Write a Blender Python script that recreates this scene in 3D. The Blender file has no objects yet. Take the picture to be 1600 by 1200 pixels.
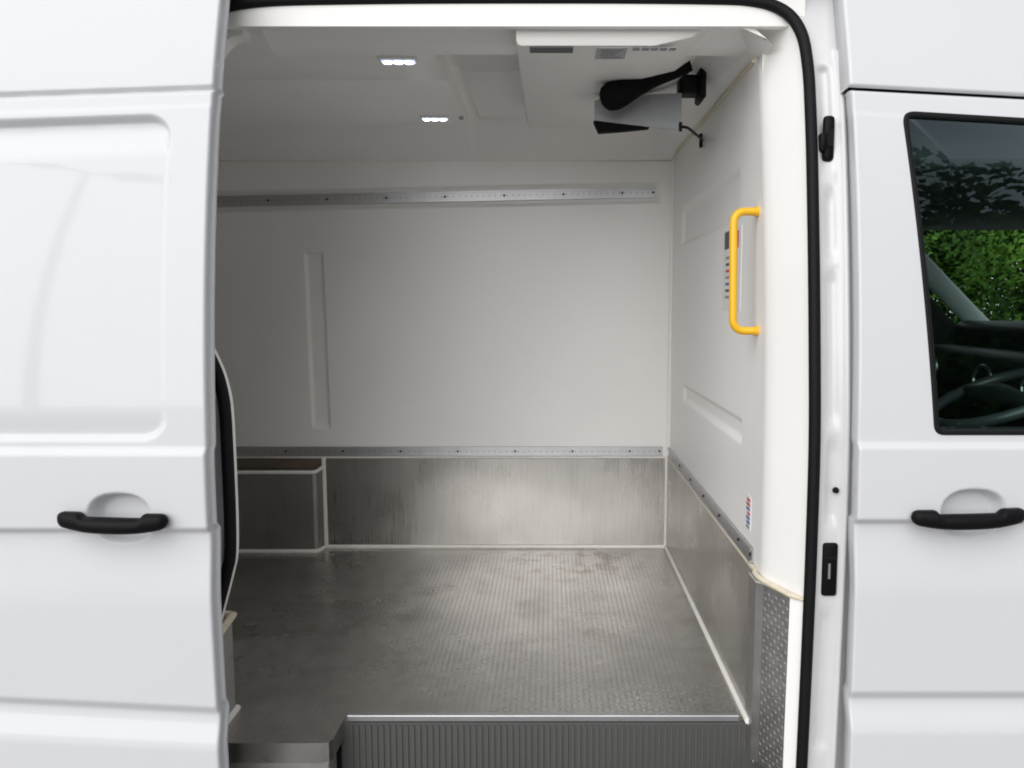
import bpy, bmesh, math, random
import numpy as np
from mathutils import Vector, Matrix

random.seed(7)
sc = bpy.context.scene
COL = sc.collection
R = math.radians

# ------------------------------------------------------------------ camera
cam_d = bpy.data.cameras.new("camera")
cam = bpy.data.objects.new("camera", cam_d)
COL.objects.link(cam)
cam.location = (0.0, 0.0, 1.67)
cam.rotation_euler = (R(90) - math.atan(0.1), 0, 0)
cam_d.sensor_width = 36.0
cam_d.lens = 36.0 * 1250 / 1600
cam_d.shift_x = -60 / 1600
cam_d.clip_start = 0.02
cam_d.clip_end = 500
sc.camera = cam

# ------------------------------------------------------------------ overcast sky and soft sun
SUN_EL, SUN_AZ = R(28), R(205)          # azimuth clockwise from +Y: behind the camera, to its left
world = bpy.data.worlds.new("World")
sc.world = world
world.use_nodes = True
wn, wl = world.node_tree.nodes, world.node_tree.links
bg = wn["Background"]
sky = wn.new("ShaderNodeTexSky")
sky.sky_type = 'NISHITA'
sky.sun_disc = False
sky.sun_elevation = SUN_EL
sky.sun_rotation = SUN_AZ
sky.air_density = 1.0
sky.dust_density = 1.0
sky.ozone_density = 1.0
hs = wn.new("ShaderNodeHueSaturation")
hs.inputs['Saturation'].default_value = 0.30
wl.new(sky.outputs[0], hs.inputs['Color'])
deck = wn.new("ShaderNodeMix")               # an even cloud deck over most of the sky
deck.data_type = 'RGBA'
deck.inputs['Factor'].default_value = 0.80
deck.inputs['B'].default_value = (7.0, 7.1, 7.4, 1)
wl.new(hs.outputs[0], deck.inputs['A'])
wl.new(deck.outputs['Result'], bg.inputs['Color'])
bg.inputs['Strength'].default_value = 0.05
sun_d = bpy.data.lights.new("sun", 'SUN')
sun_d.energy = 1.5
sun_d.angle = R(80)
sun_d.color = (1.0, 0.985, 0.965)
sun = bpy.data.objects.new("sun", sun_d)
COL.objects.link(sun)
sv = Vector((math.sin(SUN_AZ) * math.cos(SUN_EL), math.cos(SUN_AZ) * math.cos(SUN_EL), math.sin(SUN_EL)))
sun.rotation_euler = sv.to_track_quat('Z', 'Y').to_euler()
sun.location = sv * 20

sc.view_settings.view_transform = 'Standard'
sc.view_settings.look = 'None'
sc.view_settings.exposure = 1.08
sc.view_settings.gamma = 1.0
sc.view_settings.use_curve_mapping = False
sc.render.engine = 'CYCLES'
sc.cycles.max_bounces = 10
sc.cycles.diffuse_bounces = 7
sc.cycles.glossy_bounces = 5
sc.cycles.transmission_bounces = 6
sc.cycles.transparent_max_bounces = 12
sc.cycles.use_denoising = True
sc.cycles.filter_width = 1.9
sc.cycles.sample_clamp_indirect = 6.0

# ------------------------------------------------------------------ materials
def mat(name, col, rough=0.5, metal=0.0, coat=0.0, spec=0.5, var=0.0, vscale=6.0, rvar=0.0,
        bump=0.0, bscale=40.0, stretch=None, tint2=None, coat_rough=0.04):
    m = bpy.data.materials.new(name)
    m.use_nodes = True
    nt = m.node_tree
    b = nt.nodes["Principled BSDF"]
    b.inputs['Base Color'].default_value = (*col, 1)
    b.inputs['Roughness'].default_value = rough
    b.inputs['Metallic'].default_value = metal
    b.inputs['Coat Weight'].default_value = coat
    b.inputs['Coat Roughness'].default_value = coat_rough
    b.inputs['Specular IOR Level'].default_value = spec
    tc = nt.nodes.new("ShaderNodeTexCoord")
    src = tc.outputs['Object']
    if stretch:
        mp = nt.nodes.new("ShaderNodeMapping")
        mp.inputs['Scale'].default_value = stretch
        nt.links.new(src, mp.inputs['Vector'])
        src = mp.outputs[0]
    if var or rvar:
        n = nt.nodes.new("ShaderNodeTexNoise")
        n.inputs['Scale'].default_value = vscale
        n.inputs['Detail'].default_value = 6
        n.inputs['Roughness'].default_value = 0.62
        nt.links.new(src, n.inputs['Vector'])
        if var:
            mr = nt.nodes.new("ShaderNodeMapRange")
            mr.inputs['From Min'].default_value = 0.3
            mr.inputs['From Max'].default_value = 0.7
            mix = nt.nodes.new("ShaderNodeMix")
            mix.data_type = 'RGBA'
            c2 = tint2 or tuple(max(0, c * (1 - var)) for c in col)
            mix.inputs['A'].default_value = (*c2, 1)
            mix.inputs['B'].default_value = (*col, 1)
            nt.links.new(n.outputs['Fac'], mr.inputs['Value'])
            nt.links.new(mr.outputs[0], mix.inputs['Factor'])
            nt.links.new(mix.outputs['Result'], b.inputs['Base Color'])
        if rvar:
            mr2 = nt.nodes.new("ShaderNodeMapRange")
            mr2.inputs['From Min'].default_value = 0.3
            mr2.inputs['From Max'].default_value = 0.7
            mr2.inputs['To Min'].default_value = max(0.02, rough - rvar)
            mr2.inputs['To Max'].default_value = rough + rvar
            nt.links.new(n.outputs['Fac'], mr2.inputs['Value'])
            nt.links.new(mr2.outputs[0], b.inputs['Roughness'])
    if bump:
        n2 = nt.nodes.new("ShaderNodeTexNoise")
        n2.inputs['Scale'].default_value = bscale
        n2.inputs['Detail'].default_value = 3
        nt.links.new(src, n2.inputs['Vector'])
        bp = nt.nodes.new("ShaderNodeBump")
        bp.inputs['Strength'].default_value = bump
        bp.inputs['Distance'].default_value = 0.002
        nt.links.new(n2.outputs['Fac'], bp.inputs['Height'])
        nt.links.new(bp.outputs[0], b.inputs['Normal'])
    return m

def emit(name, col, s):
    m = bpy.data.materials.new(name)
    m.use_nodes = True
    b = m.node_tree.nodes["Principled BSDF"]
    b.inputs['Base Color'].default_value = (0.8, 0.8, 0.8, 1)
    b.inputs['Emission Color'].default_value = (*col, 1)
    b.inputs['Emission Strength'].default_value = s
    return m

def glass(name, tint, refl=1.0):
    m = bpy.data.materials.new(name)
    m.use_nodes = True
    nt = m.node_tree
    for n in list(nt.nodes):
        if n.type == 'BSDF_PRINCIPLED':
            nt.nodes.remove(n)
    out = [n for n in nt.nodes if n.type == 'OUTPUT_MATERIAL'][0]
    tr = nt.nodes.new("ShaderNodeBsdfTransparent")
    tr.inputs[0].default_value = (*tint, 1)
    gl = nt.nodes.new("ShaderNodeBsdfGlossy")
    gl.inputs['Roughness'].default_value = 0.01
    gl.inputs['Color'].default_value = (0.74, 0.92, 1.0, 1)
    fr = nt.nodes.new("ShaderNodeFresnel")
    fr.inputs['IOR'].default_value = 1.5
    mm = nt.nodes.new("ShaderNodeMath")
    mm.operation = 'MULTIPLY'
    mm.inputs[1].default_value = refl
    mx = nt.nodes.new("ShaderNodeMixShader")
    nt.links.new(fr.outputs[0], mm.inputs[0])
    nt.links.new(mm.outputs[0], mx.inputs[0])
    nt.links.new(tr.outputs[0], mx.inputs[1])
    nt.links.new(gl.outputs[0], mx.inputs[2])
    nt.links.new(mx.outputs[0], out.inputs['Surface'])
    return m

M = {}
M['paint'] = mat('white_paint', (0.62, 0.63, 0.652), 0.5, coat=0.55, spec=0.08, var=0.015, vscale=3.0, bump=0.02, bscale=6.0)
M['jamb_paint'] = mat('white_jamb_paint', (0.66, 0.665, 0.675), 0.3, coat=0.5, var=0.05, vscale=9.0, coat_rough=0.12)
M['lining'] = mat('white_grp_lining', (0.90, 0.893, 0.872), 0.34, var=0.04, vscale=2.5, rvar=0.06, bump=0.05, bscale=9.0)
M['sealant'] = mat('white_sealant', (0.90, 0.88, 0.84), 0.4, var=0.10, vscale=22.0)
M['cream'] = mat('cream_sealant', (0.74, 0.67, 0.52), 0.5, var=0.18, vscale=30.0)
M['rubber'] = mat('black_rubber', (0.006, 0.006, 0.007), 0.6, spec=0.2, var=0.3, vscale=40.0)
M['plastic'] = mat('black_textured_plastic', (0.004, 0.004, 0.005), 0.45, spec=0.14, bump=0.25, bscale=600.0)
M['foam'] = mat('black_foam', (0.006, 0.006, 0.006), 0.9, spec=0.1, bump=0.4, bscale=120.0)
M['trim'] = mat('dark_cab_trim', (0.022, 0.026, 0.028), 0.5, var=0.3, vscale=9.0)
M['wheel'] = mat('steering_wheel_leather', (0.05, 0.055, 0.058), 0.35)
M['headliner'] = mat('cab_headliner', (0.05, 0.055, 0.06), 0.9)
M['pillar_trim'] = mat('pale_pillar_trim', (0.82, 0.86, 0.85), 0.6)
M['yellow'] = mat('yellow_powder_coat', (0.85, 0.47, 0.012), 0.32, var=0.06, vscale=20.0)
M['rail'] = mat('extruded_aluminium', (0.58, 0.58, 0.60), 0.38, metal=1.0, var=0.12, vscale=14.0)
M['brown_tone'] = mat('dull_brown', (0.17, 0.135, 0.10), 0.6, var=0.25, vscale=12.0)  # on the strip above the wheel box this brown is a painted reflection
M['hole'] = mat('dark_hole', (0.02, 0.02, 0.02), 0.8)
M['steel'] = mat('zinc_plate', (0.55, 0.56, 0.57), 0.42, metal=1.0, var=0.12, vscale=10.0)
M['tray'] = mat('dull_tray_metal', (0.30, 0.31, 0.32), 0.5, metal=0.5, var=0.2, vscale=14.0)
M['unit'] = mat('off_white_plastic', (0.80, 0.79, 0.765), 0.45, var=0.03, vscale=4.0)
M['paper'] = mat('white_label_paper', (0.80, 0.80, 0.79), 0.5)
M['greylabel'] = mat('grey_label', (0.40, 0.40, 0.41), 0.5)
M['darkprint'] = mat('dark_print', (0.06, 0.065, 0.075), 0.5)
M['greyprint'] = mat('grey_print', (0.26, 0.26, 0.28), 0.5)
M['redprint'] = mat('red_print', (0.55, 0.06, 0.07), 0.5)
M['blueprint'] = mat('blue_print', (0.08, 0.12, 0.38), 0.5)
M['led'] = emit('led_lens', (0.85, 0.90, 1.0), 9.0)
M['diffuser'] = emit('led_diffuser', (0.55, 0.66, 1.0), 0.32)
M['glass'] = glass('tinted_window_glass', (0.70, 0.86, 0.83), 0.95)
M['clear'] = glass('windscreen_glass', (0.80, 0.86, 0.84), 0.6)
M['asphalt'] = mat('pale_concrete', (0.30, 0.295, 0.285), 0.9, var=0.3, vscale=1.2, bump=0.3, bscale=90.0)
M['bark'] = mat('tree_bark', (0.09, 0.07, 0.05), 0.9, var=0.4, vscale=12.0)
M['lamp_metal'] = mat('galvanised_lamp_post', (0.16, 0.17, 0.17), 0.5, metal=0.6)
M['interior_dark'] = mat('underbody_black', (0.02, 0.02, 0.02), 0.8)

def alu(name, col, rough, scr=(1, 1, 1), smear=0.5, bumpy=0.0):
    """worn aluminium sheet: mottled roughness, brushed streaks, dull smears"""
    m = bpy.data.materials.new(name)
    m.use_nodes = True
    nt = m.node_tree
    b = nt.nodes["Principled BSDF"]
    b.inputs['Metallic'].default_value = 1.0
    tc = nt.nodes.new("ShaderNodeTexCoord")
    def noise(scale, detail, vec, rg=0.6):
        n = nt.nodes.new("ShaderNodeTexNoise")
        n.inputs['Scale'].default_value = scale
        n.inputs['Detail'].default_value = detail
        n.inputs['Roughness'].default_value = rg
        nt.links.new(vec, n.inputs['Vector'])
        return n.outputs['Fac']
    mp = nt.nodes.new("ShaderNodeMapping")
    mp.inputs['Scale'].default_value = scr
    nt.links.new(tc.outputs['Object'], mp.inputs['Vector'])
    big = noise(2.6, 3, tc.outputs['Object'], 0.5)
    fine = noise(26.0, 4, mp.outputs[0])
    def mr(src, a, c, lo=0.32, hi=0.68):
        n = nt.nodes.new("ShaderNodeMapRange")
        n.inputs['From Min'].default_value = lo
        n.inputs['From Max'].default_value = hi
        n.inputs['To Min'].default_value = a
        n.inputs['To Max'].default_value = c
        nt.links.new(src, n.inputs['Value'])
        return n.outputs[0]
    r1 = mr(big, rough - 0.07, rough + 0.10)
    r2 = mr(fine, -0.02, 0.025)
    ad = nt.nodes.new("ShaderNodeMath")
    ad.operation = 'ADD'
    nt.links.new(r1, ad.inputs[0])
    nt.links.new(r2, ad.inputs[1])
    nt.links.new(ad.outputs[0], b.inputs['Roughness'])
    mix = nt.nodes.new("ShaderNodeMix")
    mix.data_type = 'RGBA'
    mix.inputs['A'].default_value = (*[c * (1 - smear * 0.45) for c in col], 1)
    mix.inputs['B'].default_value = (*col, 1)
    f2 = mr(noise(4.3, 3, tc.outputs['Object'], 0.5), 0.0, 1.0, 0.3, 0.7)
    nt.links.new(f2, mix.inputs['Factor'])
    mix2 = nt.nodes.new("ShaderNodeMix")
    mix2.data_type = 'RGBA'
    mix2.blend_type = 'MULTIPLY'
    mix2.inputs['Factor'].default_value = 1.0
    f3 = mr(fine, 0.90, 1.04)
    cr = nt.nodes.new("ShaderNodeCombineColor")
    for i in range(3):
        nt.links.new(f3, cr.inputs[i])
    nt.links.new(mix.outputs['Result'], mix2.inputs['A'])
    nt.links.new(cr.outputs[0], mix2.inputs['B'])
    nt.links.new(mix2.outputs['Result'], b.inputs['Base Color'])
    bp = nt.nodes.new("ShaderNodeBump")
    bp.inputs['Strength'].default_value = 0.06 + bumpy
    bp.inputs['Distance'].default_value = 0.004
    nt.links.new(noise(5.0, 2, tc.outputs['Object']), bp.inputs['Height'])
    nt.links.new(bp.outputs[0], b.inputs['Normal'])
    return m

M['alu_sheet'] = alu('brushed_aluminium_sheet', (0.48, 0.466, 0.446), 0.28, (6, 6, 0.25), 0.35)
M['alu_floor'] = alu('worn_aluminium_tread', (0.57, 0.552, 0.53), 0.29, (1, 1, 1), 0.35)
M['alu_jamb'] = alu('jamb_tread_plate', (0.52, 0.51, 0.50), 0.52, (1, 1, 1), 0.2)
M['riser'] = mat('dull_grey_riser', (0.13, 0.13, 0.127), 0.5, metal=0.5)
def floor_wear(m):
    nt = m.node_tree
    b = nt.nodes["Principled BSDF"]
    src = b.inputs['Base Color'].links[0].from_socket
    tc = nt.nodes.new("ShaderNodeTexCoord")
    def spot(c, rad, scale, lo, hi, col, src):
        mp = nt.nodes.new("ShaderNodeMapping")
        mp.inputs['Location'].default_value = (-c[0] / rad[0], -c[1] / rad[1], 0)
        mp.inputs['Scale'].default_value = (1 / rad[0], 1 / rad[1], 0)
        nt.links.new(tc.outputs['Object'], mp.inputs['Vector'])
        gr = nt.nodes.new("ShaderNodeTexGradient")
        gr.gradient_type = 'SPHERICAL'
        nt.links.new(mp.outputs[0], gr.inputs['Vector'])
        n = nt.nodes.new("ShaderNodeTexNoise")
        n.inputs['Scale'].default_value = scale
        n.inputs['Detail'].default_value = 5
        nt.links.new(tc.outputs['Object'], n.inputs['Vector'])
        r = nt.nodes.new("ShaderNodeMapRange")
        r.inputs['From Min'].default_value = lo
        r.inputs['From Max'].default_value = hi
        nt.links.new(n.outputs['Fac'], r.inputs['Value'])
        g2 = nt.nodes.new("ShaderNodeMapRange")
        g2.inputs['From Max'].default_value = 0.45
        nt.links.new(gr.outputs['Fac'], g2.inputs['Value'])
        mu = nt.nodes.new("ShaderNodeMath")
        mu.operation = 'MULTIPLY'
        nt.links.new(r.outputs[0], mu.inputs[0])
        nt.links.new(g2.outputs[0], mu.inputs[1])
        mx = nt.nodes.new("ShaderNodeMix")
        mx.data_type = 'RGBA'
        nt.links.new(mu.outputs[0], mx.inputs['Factor'])
        nt.links.new(src, mx.inputs['A'])
        mx.inputs['B'].default_value = (*col, 1)
        return mx.outputs['Result']
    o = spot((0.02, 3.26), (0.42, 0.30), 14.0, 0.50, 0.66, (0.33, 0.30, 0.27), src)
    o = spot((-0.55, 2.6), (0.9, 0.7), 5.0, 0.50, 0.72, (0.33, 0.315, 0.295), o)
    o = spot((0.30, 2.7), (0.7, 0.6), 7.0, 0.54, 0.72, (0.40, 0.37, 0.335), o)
    o = spot((0.38, 2.06), (0.34, 0.16), 120.0, 0.56, 0.66, (0.80, 0.80, 0.80), o)
    nt.links.new(o, b.inputs['Base Color'])
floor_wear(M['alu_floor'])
M['alu_box'] = alu('dull_aluminium', (0.40, 0.385, 0.37), 0.45, (6, 6, 0.25), 0.4)

def leaf_mat():
    m = bpy.data.materials.new('tree_leaf')
    m.use_nodes = True
    nt = m.node_tree
    b = nt.nodes["Principled BSDF"]
    b.inputs['Roughness'].default_value = 0.7
    b.inputs['Specular IOR Level'].default_value = 0.2
    oi = nt.nodes.new("ShaderNodeTexCoord")
    n = nt.nodes.new("ShaderNodeTexNoise")
    n.inputs['Scale'].default_value = 1.2
    n.inputs['Detail'].default_value = 5
    nt.links.new(oi.outputs['Object'], n.inputs['Vector'])
    cr = nt.nodes.new("ShaderNodeValToRGB")
    cr.color_ramp.elements[0].position = 0.40
    cr.color_ramp.elements[0].color = (0.014, 0.042, 0.006, 1)
    cr.color_ramp.elements[1].position = 0.62
    cr.color_ramp.elements[1].color = (0.085, 0.18, 0.022, 1)
    nt.links.new(n.outputs['Fac'], cr.inputs[0])
    nt.links.new(cr.outputs[0], b.inputs['Base Color'])
    b.inputs['Transmission Weight'].default_value = 0.0
    return m
M['leaf'] = leaf_mat()

# ------------------------------------------------------------------ mesh helpers
def obj(name, verts, faces, m, parent=None, smooth=False, label=None, kind=None):
    me = bpy.data.meshes.new(name)
    me.from_pydata([tuple(map(float, v)) for v in verts], [], [tuple(int(i) for i in f) for f in faces])
    me.materials.append(M[m] if isinstance(m, str) else m)
    if smooth:
        me.polygons.foreach_set('use_smooth', [True] * len(me.polygons))
    me.update()
    o = bpy.data.objects.new(name, me)
    COL.objects.link(o)
    if parent is not None:
        o.parent = parent
    if label:
        o['label'] = label
    if kind:
        o['kind'] = kind
    return o

class MB:
    def __init__(s):
        s.v, s.f = [], []
    def add(s, v, f):
        o = len(s.v)
        s.v += list(v)
        s.f += [tuple(i + o for i in q) for q in f]
    def box(s, x0, x1, y0, y1, z0, z1, bevel=0.0, seg=2):
        if not bevel:
            v = [(x, y, z) for x in (x0, x1) for y in (y0, y1) for z in (z0, z1)]
            s.add(v, [(0, 1, 3, 2), (4, 6, 7, 5), (0, 4, 5, 1), (2, 3, 7, 6), (0, 2, 6, 4), (1, 5, 7, 3)])
            return s
        bm = bmesh.new()
        bmesh.ops.create_cube(bm, size=1.0)
        for q in bm.verts:
            q.co = Vector(((x0 + x1) / 2 + q.co.x * (x1 - x0), (y0 + y1) / 2 + q.co.y * (y1 - y0), (z0 + z1) / 2 + q.co.z * (z1 - z0)))
        bmesh.ops.bevel(bm, geom=bm.edges[:], offset=bevel, segments=seg, affect='EDGES', profile=0.5)
        bm.verts.index_update()
        s.add([tuple(q.co) for q in bm.verts], [tuple(q.index for q in f.verts) for f in bm.faces])
        bm.free()
        return s
    def tube(s, path, r, n=12, cap=True, flat=1.0, up=Vector((0, 0, 1))):
        path = [Vector(p) for p in path]
        k = len(path)
        rr = r if isinstance(r, (list, tuple)) else [r] * k
        vs, fs = [], []
        prev = None
        for i, p in enumerate(path):
            t = (path[min(i + 1, k - 1)] - path[max(i - 1, 0)]).normalized()
            if prev is None:
                a = up if abs(t.dot(up)) < 0.95 else Vector((1, 0, 0))
                nrm = (a - t * a.dot(t)).normalized()
            else:
                nrm = (prev - t * prev.dot(t)).normalized()
            prev = nrm
            bn = t.cross(nrm)
            for j in range(n):
                an = 2 * math.pi * j / n
                vs.append(p + nrm * (math.cos(an) * rr[i]) + bn * (math.sin(an) * rr[i] * flat))
        for i in range(k - 1):
            for j in range(n):
                fs.append((i * n + j, i * n + (j + 1) % n, (i + 1) * n + (j + 1) % n, (i + 1) * n + j))
        if cap:
            fs.append(tuple(range(n))[::-1])
            fs.append(tuple((k - 1) * n + j for j in range(n)))
        s.add(vs, fs)
        return s
    def cyl(s, p0, p1, r, n=16, r1=None):
        return s.tube([p0, p1], [r, r if r1 is None else r1], n)
    def build(s, name, m, parent=None, smooth=False, label=None, kind=None, sharp=None):
        o = obj(name, s.v, s.f, m, parent, smooth, label, kind)
        if smooth:
            o.data.set_sharp_from_angle(angle=R(sharp or 40))
        return o

def catmull(pts, n=10):
    P = [Vector(p) for p in pts]
    P = [2 * P[0] - P[1]] + P + [2 * P[-1] - P[-2]]
    out = []
    for i in range(1, len(P) - 2):
        for k in range(n):
            t = k / n
            a, b, c, d = P[i - 1], P[i], P[i + 1], P[i + 2]
            out.append(0.5 * ((2 * b) + (c - a) * t + (2 * a - 5 * b + 4 * c - d) * t * t + (3 * b - a - 3 * c + d) * t ** 3))
    out.append(P[-2])
    return out

def ss(a, b, x):
    t = np.clip((x - a) / (b - a), 0, 1)
    return t * t * (3 - 2 * t)

def lin(*segs):
    """concatenate (start, stop, step) runs into one increasing array"""
    out = []
    for a, b, st in segs:
        out += list(np.arange(a, b - 1e-9, st))
    out.append(segs[-1][1])
    return np.array(out)

def rrect(X, Z, x0, x1, z0, z1, r):
    """signed distance to a rounded rectangle, negative inside"""
    cx, cz = (x0 + x1) / 2, (z0 + z1) / 2
    qx = np.abs(X - cx) - (x1 - x0) / 2 + r
    qz = np.abs(Z - cz) - (z1 - z0) / 2 + r
    return np.hypot(np.maximum(qx, 0), np.maximum(qz, 0)) + np.minimum(np.maximum(qx, qz), 0) - r

def tumble(z):
    return np.where(np.asarray(z) > 1.25, 0.14, 0.02) * (np.asarray(z) - 1.25) ** 2

def grid_faces(nz, nx, flip=False):
    f = []
    for i in range(nz - 1):
        for j in range(nx - 1):
            q = (i * nx + j, i * nx + j + 1, (i + 1) * nx + j + 1, (i + 1) * nx + j)
            f.append(q[::-1] if flip else q)
    return f

# ------------------------------------------------------------------ ground
g = obj('ground', [(-120, -120, 0), (120, -120, 0), (120, 120, 0), (-120, 120, 0)], [(0, 1, 2, 3)], 'asphalt', kind='structure')

# ------------------------------------------------------------------ the van
van = bpy.data.objects.new('delivery_van', None)
van.location = (0, 0, 0)
COL.objects.link(van)
van['label'] = 'white refrigerated delivery van seen from the side, sliding door slid open on its load space'
van['category'] = 'van'

# ---- outer pressings shared by sliding door and cab door
def skin(X, Z, base, dz=0.0):
    """outer face y of the body side; dz lifts the creases"""
    z = Z - dz
    Y = base + tumble(Z)
    Y = Y + 0.02 * np.maximum(0, z - 2.172)
    Y = Y + 0.0025 * ss(2.086, 2.094, z)
    # belt ledge: the lower skin stands proud of the upper one
    Y = Y - 0.010 * (1 - ss(1.356, 1.372, z))
    # mid crease, undercut below
    Y = Y + 0.017 * (1 - ss(1.186, 1.203, z)) - 0.015 * (1 - ss(1.02, 1.186, z))
    # lower panel turns under, then rocker flare
    Y = Y + 0.012 * np.maximum(0, 1.075 - z)
    Y = Y + 0.014 * (1 - ss(0.778, 0.806, z)) - 0.020 * (1 - ss(0.70, 0.778, z))
    return Y

def bowl(X, Z, cx, cz, hw, hh, d):
    q = (np.abs((X - cx) / hw)) ** 2.4 + (np.abs((Z - cz) / hh)) ** 2.4
    return d * (1 - ss(0.42, 1.0, q))

# ---- sliding door (slid back along the side, standing proud of it)
def sliding_door():
    base = 1.65
    xs = lin((-2.08, -1.30, 0.03), (-1.30, -0.735, 0.004), (-0.735, -0.725, 0.0025))
    zs = lin((0.42, 0.70, 0.01), (0.70, 2.20, 0.004), (2.20, 2.46, 0.01))
    X, Z = np.meshgrid(xs, zs)
    dz = np.where(Z > 1.6, -0.036 * np.clip((-0.72 - X), 0, 0.6) * ss(1.6, 2.0, Z), 0)
    dz = dz + np.where(Z < 0.95, 0.055 * np.clip((-0.72 - X), 0, 0.6) * (1 - ss(0.8, 0.95, Z)), 0)
    dz = dz - 0.006 * (1 - ss(0.0, 0.1, np.abs(Z - 0.8))) * 0
    Y = skin(X, Z, base, dz)
    z = Z - dz
    Y = Y + 0.013 * np.exp(-((z - 2.128) / 0.0042) ** 2)
    d = rrect(X, z, -2.0, -0.800, 1.384, 2.076, 0.055)
    edge = 0.002 + 0.008 * (1 - ss(1.39, 1.45, z)) + 0.021 * ss(1.98, 2.06, z)
    Y = Y + edge * (1 - ss(-0.014, 0.0, d))
    Y = Y + bowl(X, Z, -0.904, 1.222, 0.069, 0.056, 0.036)
    prof = [(-.7222, .0012), (-.7205, .004), (-.7200, .008), (-.7200, .016), (-.7225, .0185), (-.7235, .021), (-.7235, .034),
            (-.7200, .037), (-.7185, .040), (-.7185, .047), (-.7215, .051), (-.74, .053), (-.80, .056), (-1.2, .056), (-2.07, .056)]
    base_edge = Y[:, -1]
    cols_x = [X] + [np.full((len(zs), 1), px) for px, py in prof]
    cols_y = [Y] + [(base_edge + py)[:, None] for px, py in prof]
    XX, YY = np.hstack(cols_x), np.hstack(cols_y)
    ZZ = np.repeat(zs[:, None], XX.shape[1], axis=1)
    V = np.stack([XX, YY, ZZ], -1).reshape(-1, 3)
    o = obj('sliding_door', V, grid_faces(len(zs), XX.shape[1]), 'paint', van, True,
            label='white sliding door with recessed panel and black handle, slid open at the left')
    return o
sdoor = sliding_door()

def handle(parent, cx, cz, y, half, sgn, label):
    """black bar handle: two thick ends joined by a thinner bar across the hand bowl"""
    mb = MB()
    n = 48
    vs = []
    ring = 14
    for i in range(n + 1):
        t = -1 + 2 * i / n
        x = cx + t * half
        endr = math.sqrt(max(0.0, 1 - max(0, (abs(t) - 0.86) / 0.14) ** 2.2))
        midz = ss(0.50, 0.60, np.array(abs(t)))
        top = cz + 0.0175 + 0.010 * float(midz)
        bot = cz - 0.016 + 0.014 * abs(t) ** 2.6
        mid = (top + bot) / 2
        h = (top - bot) / 2 * max(endr, 0.02)
        dp = (0.012 + 0.008 * (1 - abs(t) ** 2)) * max(endr, 0.02)
        off = -0.015 - 0.005 * (1 - t * t)
        tilt = 0.003 * t * sgn
        for k in range(ring):
            a = 2 * math.pi * k / ring
            ca, sa = math.cos(a), math.sin(a)
            ca = math.copysign(abs(ca) ** 0.75, ca)
            sa = math.copysign(abs(sa) ** 0.75, sa)
            vs.append((x, y + off + dp * ca, mid - tilt + h * sa))
    fs = []
    for i in range(n):
        for k in range(ring):
            fs.append((i * ring + k, i * ring + (k + 1) % ring, (i + 1) * ring + (k + 1) % ring, (i + 1) * ring + k))
    fs.append(tuple(range(ring)))
    fs.append(tuple(n * ring + k for k in range(ring))[::-1])
    mb.add(vs, fs)
    for t in (-0.78, 0.78):
        mb.box(cx + t * half - 0.018, cx + t * half + 0.018, y - 0.016, y + 0.02, cz - 0.002, cz + 0.016, 0.003, 1)
    return mb.build('door_handle', 'plastic', parent, True, label)

handle(sdoor, -0.9085, 1.2120, 1.640, 0.1150, 1, 'black plastic bar handle on the sliding door')

# ---- cab door with its window
def cab_z(X):
    return -0.055 * np.clip(X - 0.67, 0, 1.2)

WIN = [(0.776, 2.096), (0.836, 1.386), (1.66, 1.386), (1.30, 2.064)]

def round_poly(pts, rs, n=8, step=0.03):
    out = []
    k = len(pts)
    for i in range(k):
        p, a, b = Vector(pts[i]), Vector(pts[i - 1]), Vector(pts[(i + 1) % k])
        da, db = (a - p).normalized(), (b - p).normalized()
        ang = da.angle(db)
        dist = rs[i] / math.tan(ang / 2)
        s, e = p + da * dist, p + db * dist
        for j in range(n + 1):
            t = j / n
            out.append((1 - t) ** 2 * s + 2 * t * (1 - t) * p + t * t * e)
    fin = []
    for i in range(len(out)):
        a, b = out[i], out[(i + 1) % len(out)]
        m = max(1, int((b - a).length / step))
        fin += [a + (b - a) * (j / m) for j in range(m)]
    return fin

def inset(path, d):
    k = len(path)
    out = []
    ctr = sum(path, Vector((0, 0))) / k
    for i in range(k):
        t = (path[(i + 1) % k] - path[i - 1])
        t = t.normalized()
        nn = Vector((-t.y, t.x))
        if nn.dot(ctr - path[i]) < 0:
            nn = -nn
        out.append(path[i] + nn * d)
    return out

win_path = round_poly(WIN, [0.028, 0.024, 0.04, 0.06])

def in_poly(X, Z, poly):
    inside = np.zeros(X.shape, bool)
    k = len(poly)
    for i in range(k):
        x0, z0 = poly[i - 1]
        x1, z1 = poly[i]
        c = ((z0 > Z) != (z1 > Z)) & (X < (x1 - x0) * (Z - z0) / (z1 - z0 + 1e-12) + x0)
        inside ^= c
    return inside

def cab_skin(X, Z, base=1.72):
    dz = cab_z(X) * ss(1.7, 2.0, Z)
    Y = skin(X, Z, base, dz)
    return Y, Z - dz

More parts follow.
